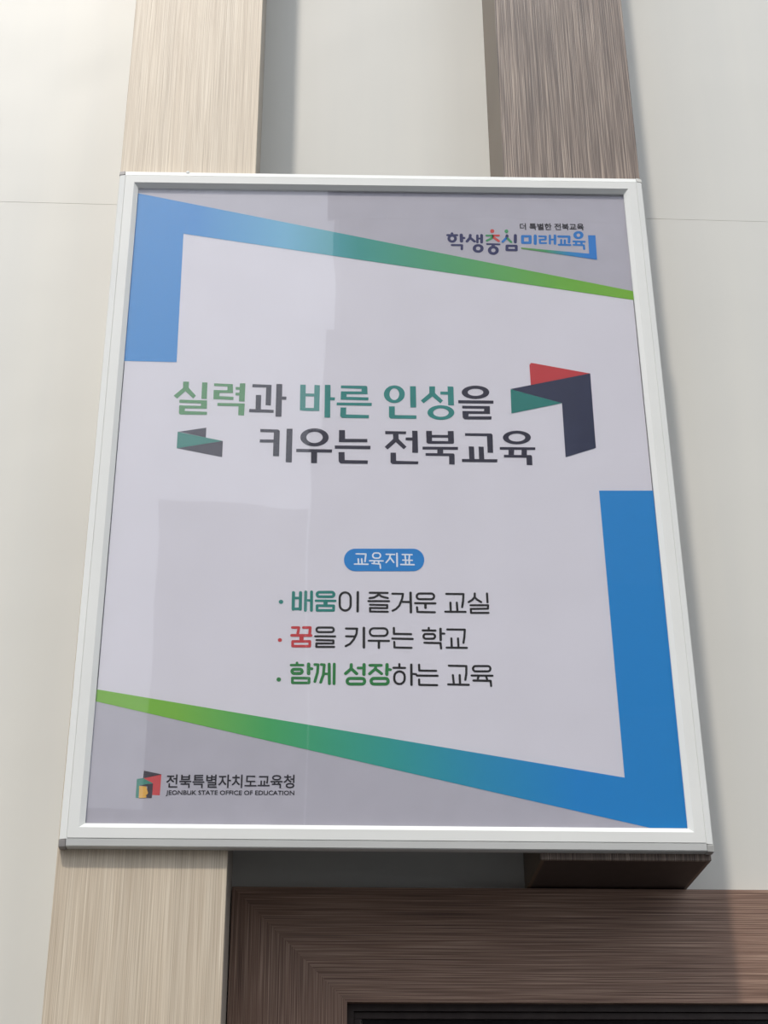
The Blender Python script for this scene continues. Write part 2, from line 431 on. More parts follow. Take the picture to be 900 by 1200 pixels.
# ------------------------------------------------------------------ the print on the sheet
# outlines in millimetres (x, z) on the sheet: P filled, R ring, L open stroke, C closed stroke
PRINT = {
 'head_green': [["P",[[-322.2,755.4],[-312.8,755.6],[-312.9,744.2],[-300.7,729.6],[-304.6,724.2],[-317.6,737.7],[-330,723.6],[-335.7,728.7],[-321.8,743.6]]],["P",[[-292,754.7],[-283.6,754.9],[-283.1,723.7],[-291.8,724.2]]],["P",[[-326,721.6],[-282.6,721.2],[-282.2,705.7],[-316.8,705.6],[-316.8,700.7],[-281.7,700.1],[-281.7,694.5],[-323.6,694.2],[-325.8,696.6],[-326,711],[-292,710.8],[-291.9,715.2],[-326,715.9]]],["P",[[-273,753.4],[-243.1,752.7],[-242.2,736],[-263.5,735.8],[-263.6,729.8],[-241,728.9],[-241.1,723.3],[-272.9,723.9],[-273,740.9],[-251.4,741.1],[-251.4,747.9],[-272.8,748.4]]],["P",[[-232,754.4],[-223.3,754.7],[-223.3,720.5],[-232.3,720.7]]],["P",[[-238.4,747.5],[-231.5,747.3],[-231.6,742.3],[-238.2,742.5]]],["P",[[-238.3,736.8],[-231.7,736.6],[-231.5,731.6],[-238.4,731.8]]],["P",[[-266,717],[-222.9,717],[-223.3,694.5],[-232.5,695],[-232.6,711.5],[-266.1,711.7]]]],
 'head_navy': [["P",[[-211.9,753.5],[-181.4,752.8],[-181.6,714.1],[-190,714.6],[-190,747.6],[-212.1,747.8]]],["P",[[-205.9,733.3],[-197.4,733.5],[-197.2,706.7],[-176.8,706.1],[-177,700.9],[-215.6,701],[-215.5,707],[-205.6,706.8]]],["P",[[-173.9,754.8],[-164.5,754.7],[-164.3,731.5],[-157.3,731.3],[-157.5,725.3],[-164.4,725.5],[-164.3,693.8],[-173.8,693.6]]]],
 'head_navy_2': [["R",[[167.5,747.5],[166.9,744.7],[165.1,742],[162.4,739.6],[158.8,737.5],[154.5,735.9],[149.8,734.9],[144.8,734.4],[139.8,734.6],[135.2,735.4],[131,736.8],[127.5,738.7],[124.9,741],[123.4,743.6],[122.9,746.4],[123.5,749.2],[125.3,751.9],[128,754.4],[131.6,756.5],[135.9,758.1],[140.6,759.1],[145.6,759.6],[150.6,759.4],[155.3,758.5],[159.5,757.2],[163,755.2],[165.5,752.9],[167.1,750.3]],[[157.7,747.3],[157.4,745.7],[156.4,744.3],[154.9,743],[152.8,741.8],[150.4,741],[147.8,740.4],[145,740.2],[142.2,740.3],[139.6,740.7],[137.2,741.4],[135.3,742.5],[133.8,743.7],[132.9,745.1],[132.7,746.7],[133,748.2],[134,749.6],[135.5,751],[137.6,752.1],[140,753],[142.6,753.6],[145.4,753.8],[148.2,753.7],[150.9,753.3],[153.2,752.5],[155.2,751.5],[156.6,750.2],[157.5,748.8]]],["P",[[116.8,731.3],[173.5,731.9],[173.3,726.2],[117,725.6]]],["P",[[122.9,721.1],[167.3,721.4],[167.1,706.9],[132.8,706.4],[132.3,701.5],[169.3,702.4],[168.8,696.4],[126.1,695.7],[123.2,698.8],[122.9,711.2],[157.5,711.6],[158,716.2],[122.8,716.1]]]],
 'head_navy_3': [["P",[[-197,670.6],[-169,670.2],[-166.3,667.8],[-166.3,621.8],[-175.8,621.9],[-175.8,646.2],[-197.1,646],[-197,651.6],[-175.7,651.7],[-175.4,664.8],[-196.8,665]]],["P",[[-155.7,671.9],[-146.4,672.1],[-146.3,611],[-155.8,611.5]]],["R",[[-89.3,657.8],[-89.8,654.1],[-91.5,650.6],[-94.1,647.5],[-97.6,644.8],[-101.8,642.8],[-106.5,641.4],[-111.4,640.9],[-116.4,641.2],[-121.1,642.3],[-125.3,644.2],[-128.9,646.7],[-131.6,649.7],[-133.3,653.1],[-133.9,656.8],[-133.4,660.4],[-131.9,664],[-129.3,667.1],[-125.8,669.8],[-121.6,671.9],[-116.9,673.2],[-111.9,673.7],[-106.9,673.4],[-102.1,672.3],[-97.9,670.5],[-94.3,667.9],[-91.6,664.9],[-89.9,661.4]],[[-98.8,657.6],[-99.1,655.3],[-100.1,653.1],[-101.6,651.1],[-103.6,649.4],[-106,648.1],[-108.6,647.3],[-111.5,646.9],[-114.3,647.1],[-117,647.8],[-119.5,649],[-121.5,650.6],[-123.1,652.5],[-124.1,654.7],[-124.4,657],[-124.1,659.3],[-123.2,661.5],[-121.7,663.5],[-119.7,665.2],[-117.3,666.5],[-114.6,667.3],[-111.8,667.7],[-108.9,667.5],[-106.2,666.8],[-103.8,665.6],[-101.7,664],[-100.2,662],[-99.2,659.9]]],["P",[[-139.8,635.7],[-83.8,635.9],[-84,630.1],[-139.9,630.2]]],["P",[[-116.6,630.4],[-107.1,630.2],[-107.1,610.8],[-116.3,610.6]]],["P",[[-73.2,671.3],[-63.9,671.5],[-63.5,655.6],[-28.6,656.1],[-28.6,650.2],[-73.3,649.5]]],["P",[[-79.8,643.2],[-23.6,643.8],[-23.9,637.6],[-79.5,637.4]]],["P",[[-73.8,631.3],[-64.3,631.5],[-63.9,617.2],[-27.8,617.3],[-28.1,611.2],[-70.4,610.9],[-73.4,614.3]]]],
 'head_navy_4': [["P",[[-0.5,671.3],[32.8,671.3],[32.4,666.5],[-0.5,665.7]]],["P",[[11.8,666.7],[20.5,666.9],[20.7,657.2],[33,643.3],[28.5,638.7],[16.1,651.5],[3.2,637.8],[-1.3,642.5],[12,657]]],["P",[[42.1,672.9],[50.8,672.8],[51.1,632.7],[41.8,632.8],[42.2,654.9],[31.7,655],[31.8,660.2],[42.2,660.4]]],["P",[[7.6,632.1],[16.2,632.3],[16.4,617.6],[51.1,617.3],[50.7,612.2],[10.4,611.7],[7.5,614.3]]],["P",[[64.3,673.1],[73.4,673.3],[73.5,649.7],[67.2,649.9],[64.5,651.9]]],["P",[[98.6,673.5],[108,673.8],[108,652.2],[106.4,650.5],[98.9,650.3]]],["P",[[73.2,666],[99,666.2],[98.9,661.4],[73.4,661.1]]],["P",[[73.3,654.9],[99.1,655.1],[98.9,650.3],[73.2,649.7]]],["P",[[58.1,644.2],[114.1,644.8],[113.9,639.6],[58,639]]],["P",[[81.3,639.2],[90.6,639.4],[90.4,632.2],[81.2,632]]],["P",[[62.7,632.6],[106.6,632.9],[108.3,630.9],[108.1,612.7],[99.2,612.9],[99.6,627.9],[62.6,627.8]]],["P",[[125.8,670.3],[167.6,670.6],[169.7,668.2],[169.3,635.3],[160.6,635.5],[160.5,665.6],[125.9,665.5]]],["P",[[131,646.2],[139.4,646],[139.5,623],[131.2,622.8]]],["P",[[146.6,646.2],[154.7,646],[154.8,623],[146.7,623.1]]],["P",[[119.6,623.2],[175.7,623.8],[175.2,618.3],[119.7,617.8]]],["R",[[230.4,664.7],[229.7,661.9],[227.9,659.2],[225.2,656.8],[221.5,654.7],[217.2,653.1],[212.5,652.1],[207.5,651.7],[202.6,651.9],[197.9,652.7],[193.7,654.1],[190.3,656],[187.7,658.3],[186.2,660.9],[185.8,663.7],[186.4,666.5],[188.2,669.2],[191,671.6],[194.6,673.7],[198.9,675.3],[203.7,676.3],[208.7,676.8],[213.6,676.6],[218.3,675.7],[222.5,674.3],[225.9,672.4],[228.5,670.1],[230,667.5]],[[221.4,664.5],[220.9,662.9],[219.9,661.3],[218.2,659.9],[216.1,658.7],[213.5,657.7],[210.7,657.1],[207.7,656.9],[204.8,657],[202,657.5],[199.5,658.3],[197.5,659.4],[196,660.8],[195.1,662.3],[194.8,663.9],[195.2,665.5],[196.3,667.1],[197.9,668.5],[200.1,669.7],[202.6,670.7],[205.4,671.3],[208.4,671.5],[211.4,671.4],[214.2,670.9],[216.6,670.1],[218.7,669],[220.2,667.6],[221.1,666.1]]],["P",[[180.2,646.2],[236.7,646.8],[236.2,642],[180,641.4]]],["P",[[193.8,641.4],[202.8,641.6],[202.1,632.2],[193.4,632.1]]],["P",[[214.6,641.8],[223,641.7],[222.5,632.3],[213.8,632.5]]],["P",[[186.2,632.2],[229.1,632.5],[230.5,630.5],[230.3,614.4],[221.3,614.5],[221.4,627.5],[186,627.4]]]],
 'head_teal': [["P",[[-135.8,754.3],[-127,754.6],[-126.8,705.6],[-135.5,706.4]]],["P",[[-113.1,754.5],[-104.3,754],[-104.7,705.7],[-113.5,705.9]]],["P",[[-127.3,738.1],[-113.1,738.1],[-113,732.8],[-127.2,732.8]]],["P",[[-126.8,711.2],[-113.3,711.2],[-113.2,705.5],[-126.8,705.6]]],["P",[[-96.5,755],[-87.4,755.2],[-87.2,732],[-80,731.8],[-80.5,726.1],[-87.5,726.6],[-87.4,693.9],[-96.4,694]]],["P",[[-70.7,754.5],[-30.3,754.8],[-28.5,753.1],[-28.2,739.1],[-61.6,738.3],[-61.8,733.3],[-26.7,733.1],[-27,727.4],[-71.2,727.8],[-70.7,743.4],[-37.9,743.9],[-37.6,748.9],[-71,749.5]]],["P",[[-77.2,722.3],[-21.3,722.9],[-21.6,717.3],[-77.4,717.3]]],["P",[[-71.1,713.2],[-62,713.5],[-62.3,700.4],[-25.9,700.2],[-26.2,694.2],[-68.8,693.9],[-71.6,697]]],["R",[[31.6,740.6],[31.1,736.9],[29.8,733.3],[27.8,730.2],[25.1,727.5],[21.9,725.4],[18.3,724.1],[14.5,723.6],[10.8,723.9],[7.3,725.1],[4.1,727],[1.5,729.5],[-0.5,732.6],[-1.8,736.1],[-2.2,739.8],[-1.7,743.5],[-0.4,747],[1.6,750.2],[4.3,752.9],[7.5,755],[11.1,756.3],[14.9,756.8],[18.6,756.5],[22.2,755.4],[25.4,753.5],[28,750.9],[30,747.8],[31.2,744.3]],[[22.4,740.4],[22.2,737.9],[21.6,735.5],[20.7,733.4],[19.4,731.7],[18,730.3],[16.3,729.4],[14.6,729.1],[12.9,729.4],[11.3,730.1],[9.8,731.4],[8.6,733.1],[7.7,735.2],[7.1,737.5],[7,740],[7.2,742.5],[7.8,744.8],[8.7,746.9],[9.9,748.7],[11.4,750.1],[13.1,750.9],[14.8,751.3],[16.5,751],[18.2,750.3],[19.6,749],[20.8,747.2],[21.7,745.2],[22.3,742.8]]],["P",[[40,755.8],[49.4,756.1],[49.4,716.1],[40,715.9]]],["P",[[5.9,717.2],[15.2,717.1],[15.1,701.2],[49.5,701.3],[49.4,695],[8.4,694.4],[5.7,697.5]]],["P",[[71.1,756.3],[80.3,756.5],[80,743.9],[92.5,730],[88.1,724.9],[75.6,737.4],[61.4,724.2],[56.9,729.1],[70.8,743.3]]],["P",[[100.4,757],[109.9,756.9],[109.9,721.5],[100.5,721.6],[100.6,741.2],[88.5,741.3],[88.6,747],[100.5,746.9]]],["R",[[110.1,708],[109.5,705],[107.8,702.1],[105.2,699.4],[101.7,697.2],[97.6,695.5],[93.1,694.4],[88.3,693.9],[83.5,694.2],[79,695.1],[75,696.6],[71.6,698.7],[69.1,701.2],[67.6,704],[67.1,707],[67.7,710],[69.3,713],[72,715.6],[75.4,717.9],[79.5,719.6],[84.1,720.7],[88.9,721.2],[93.7,720.9],[98.2,720],[102.3,718.5],[105.6,716.4],[108.1,713.9],[109.6,711]],[[101,707.8],[100.7,706],[99.7,704.3],[98.2,702.8],[96.2,701.5],[93.8,700.5],[91.2,699.8],[88.4,699.6],[85.7,699.7],[83,700.2],[80.7,701.1],[78.8,702.3],[77.3,703.8],[76.5,705.5],[76.2,707.2],[76.5,709],[77.5,710.7],[79,712.2],[81,713.6],[83.4,714.6],[86,715.2],[88.8,715.5],[91.5,715.3],[94.2,714.8],[96.5,713.9],[98.4,712.7],[99.9,711.2],[100.7,709.6]]]],
 'ribbon_red': [["P",[[234.9,801.1],[237.4,805.5],[241.4,805.2],[328.4,788.5],[333.4,787.8],[235.2,762.9]]]],
 'ribbon_navy': [["P",[[202,754.5],[333.4,787.8],[332.9,647.8],[283.6,629.7],[283.8,729.8]]]],
 'ribbon_teal': [["P",[[202,754],[283.5,729.8],[201.5,708.6]]]],
 'flag_navy': [["P",[[-325.8,662.3],[-281.5,671.1],[-281.4,653.1],[-317.7,661.4]]],["P",[[-325.6,632.7],[-254.6,647.4],[-254.6,618.2]]]],
 'flag_teal': [["P",[[-325.8,662.3],[-254.6,647.4],[-325.6,632.7]]]],
 'bul_teal': [["P",[[-153.8,373.1],[-153.8,372.3],[-154.1,371.6],[-154.4,370.9],[-155,370.4],[-155.6,370],[-156.3,369.7],[-157,369.6],[-157.8,369.7],[-158.5,369.9],[-159.2,370.3],[-159.7,370.9],[-160.1,371.5],[-160.4,372.2],[-160.5,373],[-160.4,373.7],[-160.2,374.4],[-159.8,375.1],[-159.3,375.6],[-158.7,376],[-158,376.3],[-157.2,376.4],[-156.5,376.3],[-155.7,376.1],[-155.1,375.7],[-154.5,375.2],[-154.1,374.5],[-153.9,373.8]]],["L",4.8,[[-139,388.5],[-138.9,361.3]]],["L",4.8,[[-128.5,388.7],[-128.4,361.4]]],["L",4,[[-138.9,379.5],[-128.6,379.7]]],["L",4.2,[[-138.8,361.9],[-128.4,362.1]]],["L",4.5,[[-120.7,390],[-120.8,359.7]]],["L",4.5,[[-112.1,390.2],[-111.9,359.9]]],["L",3.9,[[-120.5,376.1],[-112.2,375.9]]],["C",4.5,[[-82.1,390.1],[-80.8,389.8],[-79.7,389],[-79,387.8],[-78.7,386.5],[-79,385.1],[-79.7,383.9],[-80.8,383],[-82,382.7],[-100.5,382.4],[-101.8,382.7],[-102.9,383.5],[-103.6,384.6],[-103.9,386],[-103.6,387.4],[-102.9,388.6],[-101.9,389.4],[-100.6,389.7]]],["L",3.9,[[-105.4,375.7],[-76.7,375.9]]],["L",6.2,[[-91.2,375],[-91.1,369.7]]],["C",4.2,[[-103.6,367.7],[-78.9,367.8],[-79.1,360.4],[-103.5,360]]]],
 'bul_black': [["C",3.5,[[-62,390.1],[-58.9,389.4],[-56.3,387.5],[-54.5,384.7],[-53.8,381.3],[-53.8,369.3],[-54.4,365.9],[-56.1,363],[-58.8,361.1],[-61.9,360.3],[-65,361],[-67.6,362.9],[-69.4,365.7],[-70,369.1],[-70.1,381],[-69.5,384.4],[-67.7,387.4],[-65.1,389.3]]],["L",3.84,[[-43.1,390.7],[-43.4,359.4]]],["L",3.39,[[-25.3,390.1],[1.4,390.2]]],["L",3.39,[[-12,389],[-13.7,385.6],[-18.9,382.4],[-25.6,381.3]]],["L",3.39,[[-11.4,387.5],[-8.3,384.4],[1.6,381.8]]],["L",3.39,[[-27.3,376.3],[3.3,376.7]]],["L",3.28,[[-25,370.5],[0.7,370.3],[0.6,365.3],[-25,365.2],[-24.8,359.4],[1.4,359.5]]],["L",3.28,[[8.5,389.1],[24.4,389],[22.8,380.3],[18.5,369.3],[13.5,363.9],[8.5,361.2]]],["L",3.84,[[35.7,391.1],[35.9,359.1]]],["L",3.39,[[23.5,375.9],[35.2,375.8]]],["C",3.39,[[66.7,390.3],[68.3,390],[69.7,389],[70.6,387.5],[70.9,385.7],[70.5,383.9],[69.6,382.4],[68.2,381.4],[66.5,381],[49.1,380.7],[47.4,381],[46.1,382],[45.2,383.5],[44.9,385.3],[45.2,387.1],[46.2,388.6],[47.6,389.7],[49.2,390]]],["L",3.39,[[42.3,374.1],[72.6,374.2]]],["L",3.84,[[57.6,373.7],[57.7,366.6]]],["L",3.39,[[45,367.4],[45.5,359.9],[71.5,359.7]]],["L",3.39,[[89.2,390.1],[115.1,390.2],[114.2,378.6],[112.5,368.7]]],["L",3.39,[[95.1,375.8],[95.3,361.6]]],["L",3.39,[[104.7,376],[105.2,361.4]]],["L",3.39,[[87,360.9],[117.3,361]]],["L",3.39,[[132.1,391.4],[131.8,385.2],[127.9,380.7],[122.4,377.2]]],["L",3.39,[[132,384.8],[135.7,380.9],[141.2,377.5]]],["L",3.39,[[150.5,391.7],[150.8,377.1]]],["L",3.28,[[125.1,372],[151.5,372.4],[151,366.8],[125.4,366.1],[125.5,359.6],[151.6,360]]],["C",3.28,[[-81.9,332.6],[-80.6,332.4],[-79.5,331.6],[-78.8,330.4],[-78.5,329.1],[-78.8,327.7],[-79.5,326.5],[-80.6,325.7],[-81.8,325.4],[-100.5,325.1],[-101.8,325.3],[-102.9,326.1],[-103.6,327.3],[-103.9,328.7],[-103.7,330.1],[-103,331.3],[-101.9,332.1],[-100.6,332.4]]],["L",3.28,[[-105.7,318.3],[-76.5,318.6]]],["L",3.28,[[-103.7,312.3],[-78.9,312.1],[-78.9,307.3],[-103.9,306.9],[-103.8,301.5],[-77.7,301.9]]],["L",3.28,[[-60.6,331.4],[-44.1,331.4],[-45,323.2],[-48.9,314.3],[-54.4,307],[-60.8,303.3]]],["L",3.28,[[-60.3,319],[-46.6,318.9]]],["L",3.84,[[-34.1,332.8],[-34.1,301.6]]],["C",3.28,[[-4.6,332.6],[-2.5,332.2],[-0.7,330.9],[0.5,328.9],[0.9,326.6],[0.5,324.3],[-0.8,322.3],[-2.6,320.9],[-4.7,320.4],[-19.8,320.2],[-22,320.7],[-23.8,321.9],[-25,323.9],[-25.4,326.2],[-25,328.5],[-23.7,330.5],[-21.9,331.9],[-19.8,332.4]]],["L",3.28,[[-27.1,312.5],[2.8,312.5]]],["L",3.73,[[-12,312.2],[-12.1,301.3]]],["L",3.39,[[10.2,333.4],[10.4,324],[35.6,323.8]]],["L",3.39,[[7.8,316.4],[37.8,316.2]]],["L",3.28,[[10.6,311],[10.8,302.2],[35.9,302]]],["L",3.39,[[61.9,334.2],[61.8,330.9]]],["L",3.39,[[52.8,330.1],[71.7,330.1]]],["C",3.28,[[67.5,324.6],[68.8,324.3],[69.9,323.5],[70.7,322.3],[70.9,320.8],[70.6,319.4],[69.8,318.1],[68.7,317.3],[67.3,317],[57.2,316.8],[55.9,317.1],[54.8,317.9],[54,319.1],[53.8,320.6],[54.1,322],[54.9,323.3],[56,324.1],[57.4,324.4]]],["L",3.84,[[79.3,333],[79.2,315]]],["L",3.39,[[79.7,325.4],[84.8,325.4]]],["L",3.39,[[55,310.4],[78.8,310.2],[79.4,301.7]]],["L",3.28,[[89.2,332.2],[115.3,332.3],[114.4,321],[112.7,311]]],["L",3.28,[[95,318],[95.2,304.1]]],["L",3.28,[[104.8,318.1],[105.2,304.2]]],["L",3.28,[[87.6,303.1],[117.5,303.2]]]],
 'bul_black_2': [["L",3.39,[[17.7,276],[17.7,271.5]]],["L",3.28,[[9.1,270.2],[26,270.2]]],["C",3.39,[[17.8,264.7],[20.7,264.1],[23.1,262.4],[24.7,259.8],[25.3,256.7],[25.2,253.1],[24.6,250],[22.9,247.4],[20.5,245.6],[17.5,244.9],[14.6,245.5],[12.2,247.2],[10.6,249.8],[10,252.9],[10.1,256.5],[10.7,259.6],[12.4,262.2],[14.8,264]]],["L",3.73,[[35.2,275.3],[35,244]]],["L",3.28,[[36,261.1],[41.9,260.6]]],["L",3.28,[[46.6,275.5],[46.7,266.3],[71.4,266.3]]],["L",3.28,[[43,258.5],[73.4,258.6]]],["L",3.28,[[46.2,252.4],[46.3,244.1],[72.3,243.9]]],["L",3.28,[[90.2,274.6],[115.8,274.4],[115.4,262.5],[113.7,252.7]]],["L",3.28,[[95.7,259.8],[96.7,246]]],["L",3.39,[[105.6,260],[105.8,246.1]]],["L",3.28,[[88.4,245.3],[118.5,245.1]]],["C",3.28,[[147.3,274.8],[148.8,274.5],[150,273.6],[150.8,272.3],[151,270.7],[150.7,269.1],[149.8,267.7],[148.5,266.8],[147,266.5],[129.2,266.2],[127.7,266.5],[126.5,267.4],[125.7,268.7],[125.4,270.3],[125.8,271.9],[126.7,273.3],[127.9,274.2],[129.5,274.6]]],["L",3.28,[[123.1,259.6],[153.7,259.7]]],["L",3.28,[[133.1,258.9],[131.8,253.2]]],["L",3.28,[[144.2,259],[145.7,253.4]]],["L",3.39,[[125.6,251.9],[150.6,251.7],[151.1,243.7]]]],
 'bul_black_3': [],
 'bul_red': [["P",[[-154.2,311.6],[-154.3,310.9],[-154.5,310.3],[-154.9,309.7],[-155.3,309.2],[-155.9,308.8],[-156.5,308.6],[-157.2,308.5],[-157.9,308.6],[-158.5,308.8],[-159.1,309.2],[-159.6,309.6],[-160,310.2],[-160.2,310.8],[-160.3,311.5],[-160.3,312.2],[-160.1,312.8],[-159.7,313.4],[-159.2,313.9],[-158.7,314.2],[-158,314.5],[-157.4,314.6],[-156.7,314.5],[-156,314.3],[-155.4,313.9],[-154.9,313.5],[-154.6,312.9],[-154.3,312.3]]],["L",4.1,[[-139.5,331.8],[-129.9,331.9],[-131.4,321.9]]],["L",4.2,[[-123.2,332],[-113.2,332.2],[-113.9,322.1]]],["L",4.4,[[-140.2,319.3],[-111.9,319.5]]],["L",6.2,[[-125.8,318.6],[-125.7,312.6]]],["C",4.1,[[-138.6,309.7],[-113.4,310.1],[-113.5,302.5],[-138.5,302.2]]]],
 'bul_green': [["P",[[-154.1,249.7],[-154.2,249],[-154.4,248.3],[-154.8,247.7],[-155.3,247.2],[-155.9,246.8],[-156.6,246.5],[-157.3,246.4],[-158,246.5],[-158.7,246.7],[-159.4,247.1],[-159.9,247.6],[-160.3,248.2],[-160.6,248.9],[-160.7,249.6],[-160.6,250.3],[-160.4,251],[-160,251.6],[-159.5,252.2],[-158.9,252.6],[-158.2,252.8],[-157.5,252.9],[-156.7,252.8],[-156,252.6],[-155.4,252.2],[-154.9,251.7],[-154.5,251.1],[-154.2,250.4]]],["L",3.9,[[-131.5,276],[-131.4,273.6]]],["L",3.9,[[-140.1,272.3],[-122.7,272.6]]],["C",4.7,[[-127,266],[-125.8,265.8],[-124.8,265.1],[-124.2,264],[-123.9,262.8],[-124.1,261.5],[-124.8,260.5],[-125.7,259.8],[-126.9,259.5],[-135.4,259.4],[-136.5,259.6],[-137.5,260.3],[-138.2,261.3],[-138.5,262.6],[-138.3,263.8],[-137.6,264.9],[-136.7,265.6],[-135.5,265.9]]],["L",5.2,[[-114.7,274.2],[-114.5,259.4]]],["L",4.4,[[-114.6,267.3],[-109.7,267.1]]],["C",4.1,[[-137.7,252.3],[-113.6,252.3],[-113.7,245],[-137.6,244.9]]],["L",4.1,[[-105.6,273.7],[-100.8,273.5],[-101.6,261],[-105.2,247.1]]],["L",4.2,[[-96.3,273.8],[-91.8,273.3],[-93,258.2],[-96.7,246.1]]],["L",4.5,[[-84.7,274.6],[-84.1,244.2]]],["L",3.6,[[-91.7,259.4],[-84.5,259.5]]],["L",4.4,[[-77.3,274.7],[-77.4,244.3]]]],
 'bul_green_2': [["L",4.7,[[-52.5,274.3],[-52.6,267.9],[-60.8,260.1]]],["L",4.7,[[-52.6,267.9],[-44.6,260.3]]],["L",5,[[-33.8,274.5],[-34.1,259.3]]],["L",4.1,[[-42.6,269.2],[-34.4,269.3]]],["C",4.7,[[-37.1,253],[-35.5,252.7],[-34.2,251.8],[-33.3,250.3],[-33,248.7],[-33.3,247],[-34.2,245.5],[-35.5,244.6],[-37.1,244.2],[-54.1,244],[-55.7,244.3],[-57.1,245.2],[-58,246.6],[-58.3,248.3],[-58,250],[-57.1,251.5],[-55.8,252.4],[-54.2,252.8]]],["L",4.2,[[-25.5,273.6],[-8.6,273.8]]],["L",4.4,[[-16.9,272.5],[-17.2,268.4],[-25.8,260.3]]],["L",4.4,[[-17.2,268.1],[-8.4,260.8]]],["L",5,[[-0.3,275],[-0.7,259.7]]],["L",4.2,[[-0.1,267.4],[4.6,267.2]]],["C",4.7,[[-2.9,253.5],[-1.3,253.2],[0,252.2],[0.9,250.8],[1.2,249.1],[0.9,247.4],[-0.1,246],[-1.4,245],[-3,244.6],[-19.5,244.4],[-21.1,244.7],[-22.4,245.7],[-23.3,247.1],[-23.6,248.8],[-23.3,250.5],[-22.4,251.9],[-21.1,252.9],[-19.5,253.3]]]],
 'pill': [["P",[[40.5,464.7],[43.9,464.4],[47.1,463.4],[50,461.6],[52.5,459.3],[54.6,456.5],[56.1,453.2],[57.1,449.7],[57.3,446],[56.9,442.3],[55.9,438.7],[54.3,435.4],[52.1,432.5],[49.5,430.1],[46.5,428.3],[43.3,427.2],[40,426.8],[-47.1,425.3],[-50.4,425.6],[-53.6,426.6],[-56.5,428.3],[-59.1,430.6],[-61.2,433.4],[-62.8,436.6],[-63.8,440.1],[-64.1,443.8],[-63.8,447.5],[-62.9,451.1],[-61.3,454.4],[-59.2,457.3],[-56.7,459.7],[-53.7,461.5],[-50.5,462.7],[-47.2,463.1]]]],
 'pill_text': [["L",2.5,[[-45.6,454.3],[-31.1,454.2],[-32.4,441.6]]],["L",2.4,[[-42.6,445.9],[-42.1,437.6]]],["L",2.4,[[-37.4,446],[-36.8,437.6]]],["L",2.4,[[-48.1,437.1],[-27.9,437.1]]],["C",2.4,[[-12.9,456.3],[-11.4,456],[-10.1,455.1],[-9.3,453.7],[-9,452],[-9.3,450.3],[-10.2,448.9],[-11.4,447.9],[-13,447.5],[-16.7,447.5],[-18.2,447.8],[-19.5,448.7],[-20.4,450.1],[-20.7,451.8],[-20.4,453.5],[-19.5,454.9],[-18.2,455.9],[-16.7,456.2]]],["L",2.3,[[-25.4,443.1],[-5.2,443.1]]],["L",2.4,[[-18.2,442.5],[-18.8,438.7]]],["L",2.4,[[-11.9,442.6],[-11.6,438.4]]],["L",2.3,[[-21.6,438.6],[-9.7,437.8],[-9.1,430.8]]],["L",2.3,[[-0.4,454.4],[12.5,454.3]]],["L",2.4,[[6.2,453.8],[4.2,446.6],[-0.5,440.4]]],["L",2.4,[[5.5,449.3],[11.1,440.9]]],["L",2.6,[[16,456.1],[16.1,434.4]]],["L",2.4,[[24.2,454.5],[38.8,454.4]]],["L",2.4,[[28.3,453.5],[28.9,445.8]]],["L",2.4,[[35,453.7],[34.2,445.9]]],["L",2.3,[[24.8,445],[39,444.9]]],["L",2.3,[[29.2,444.8],[29.1,438.1]]],["L",2.4,[[34.5,444.9],[34.5,438.2]]],["L",2.4,[[21.8,437.6],[41.7,437.6]]]],
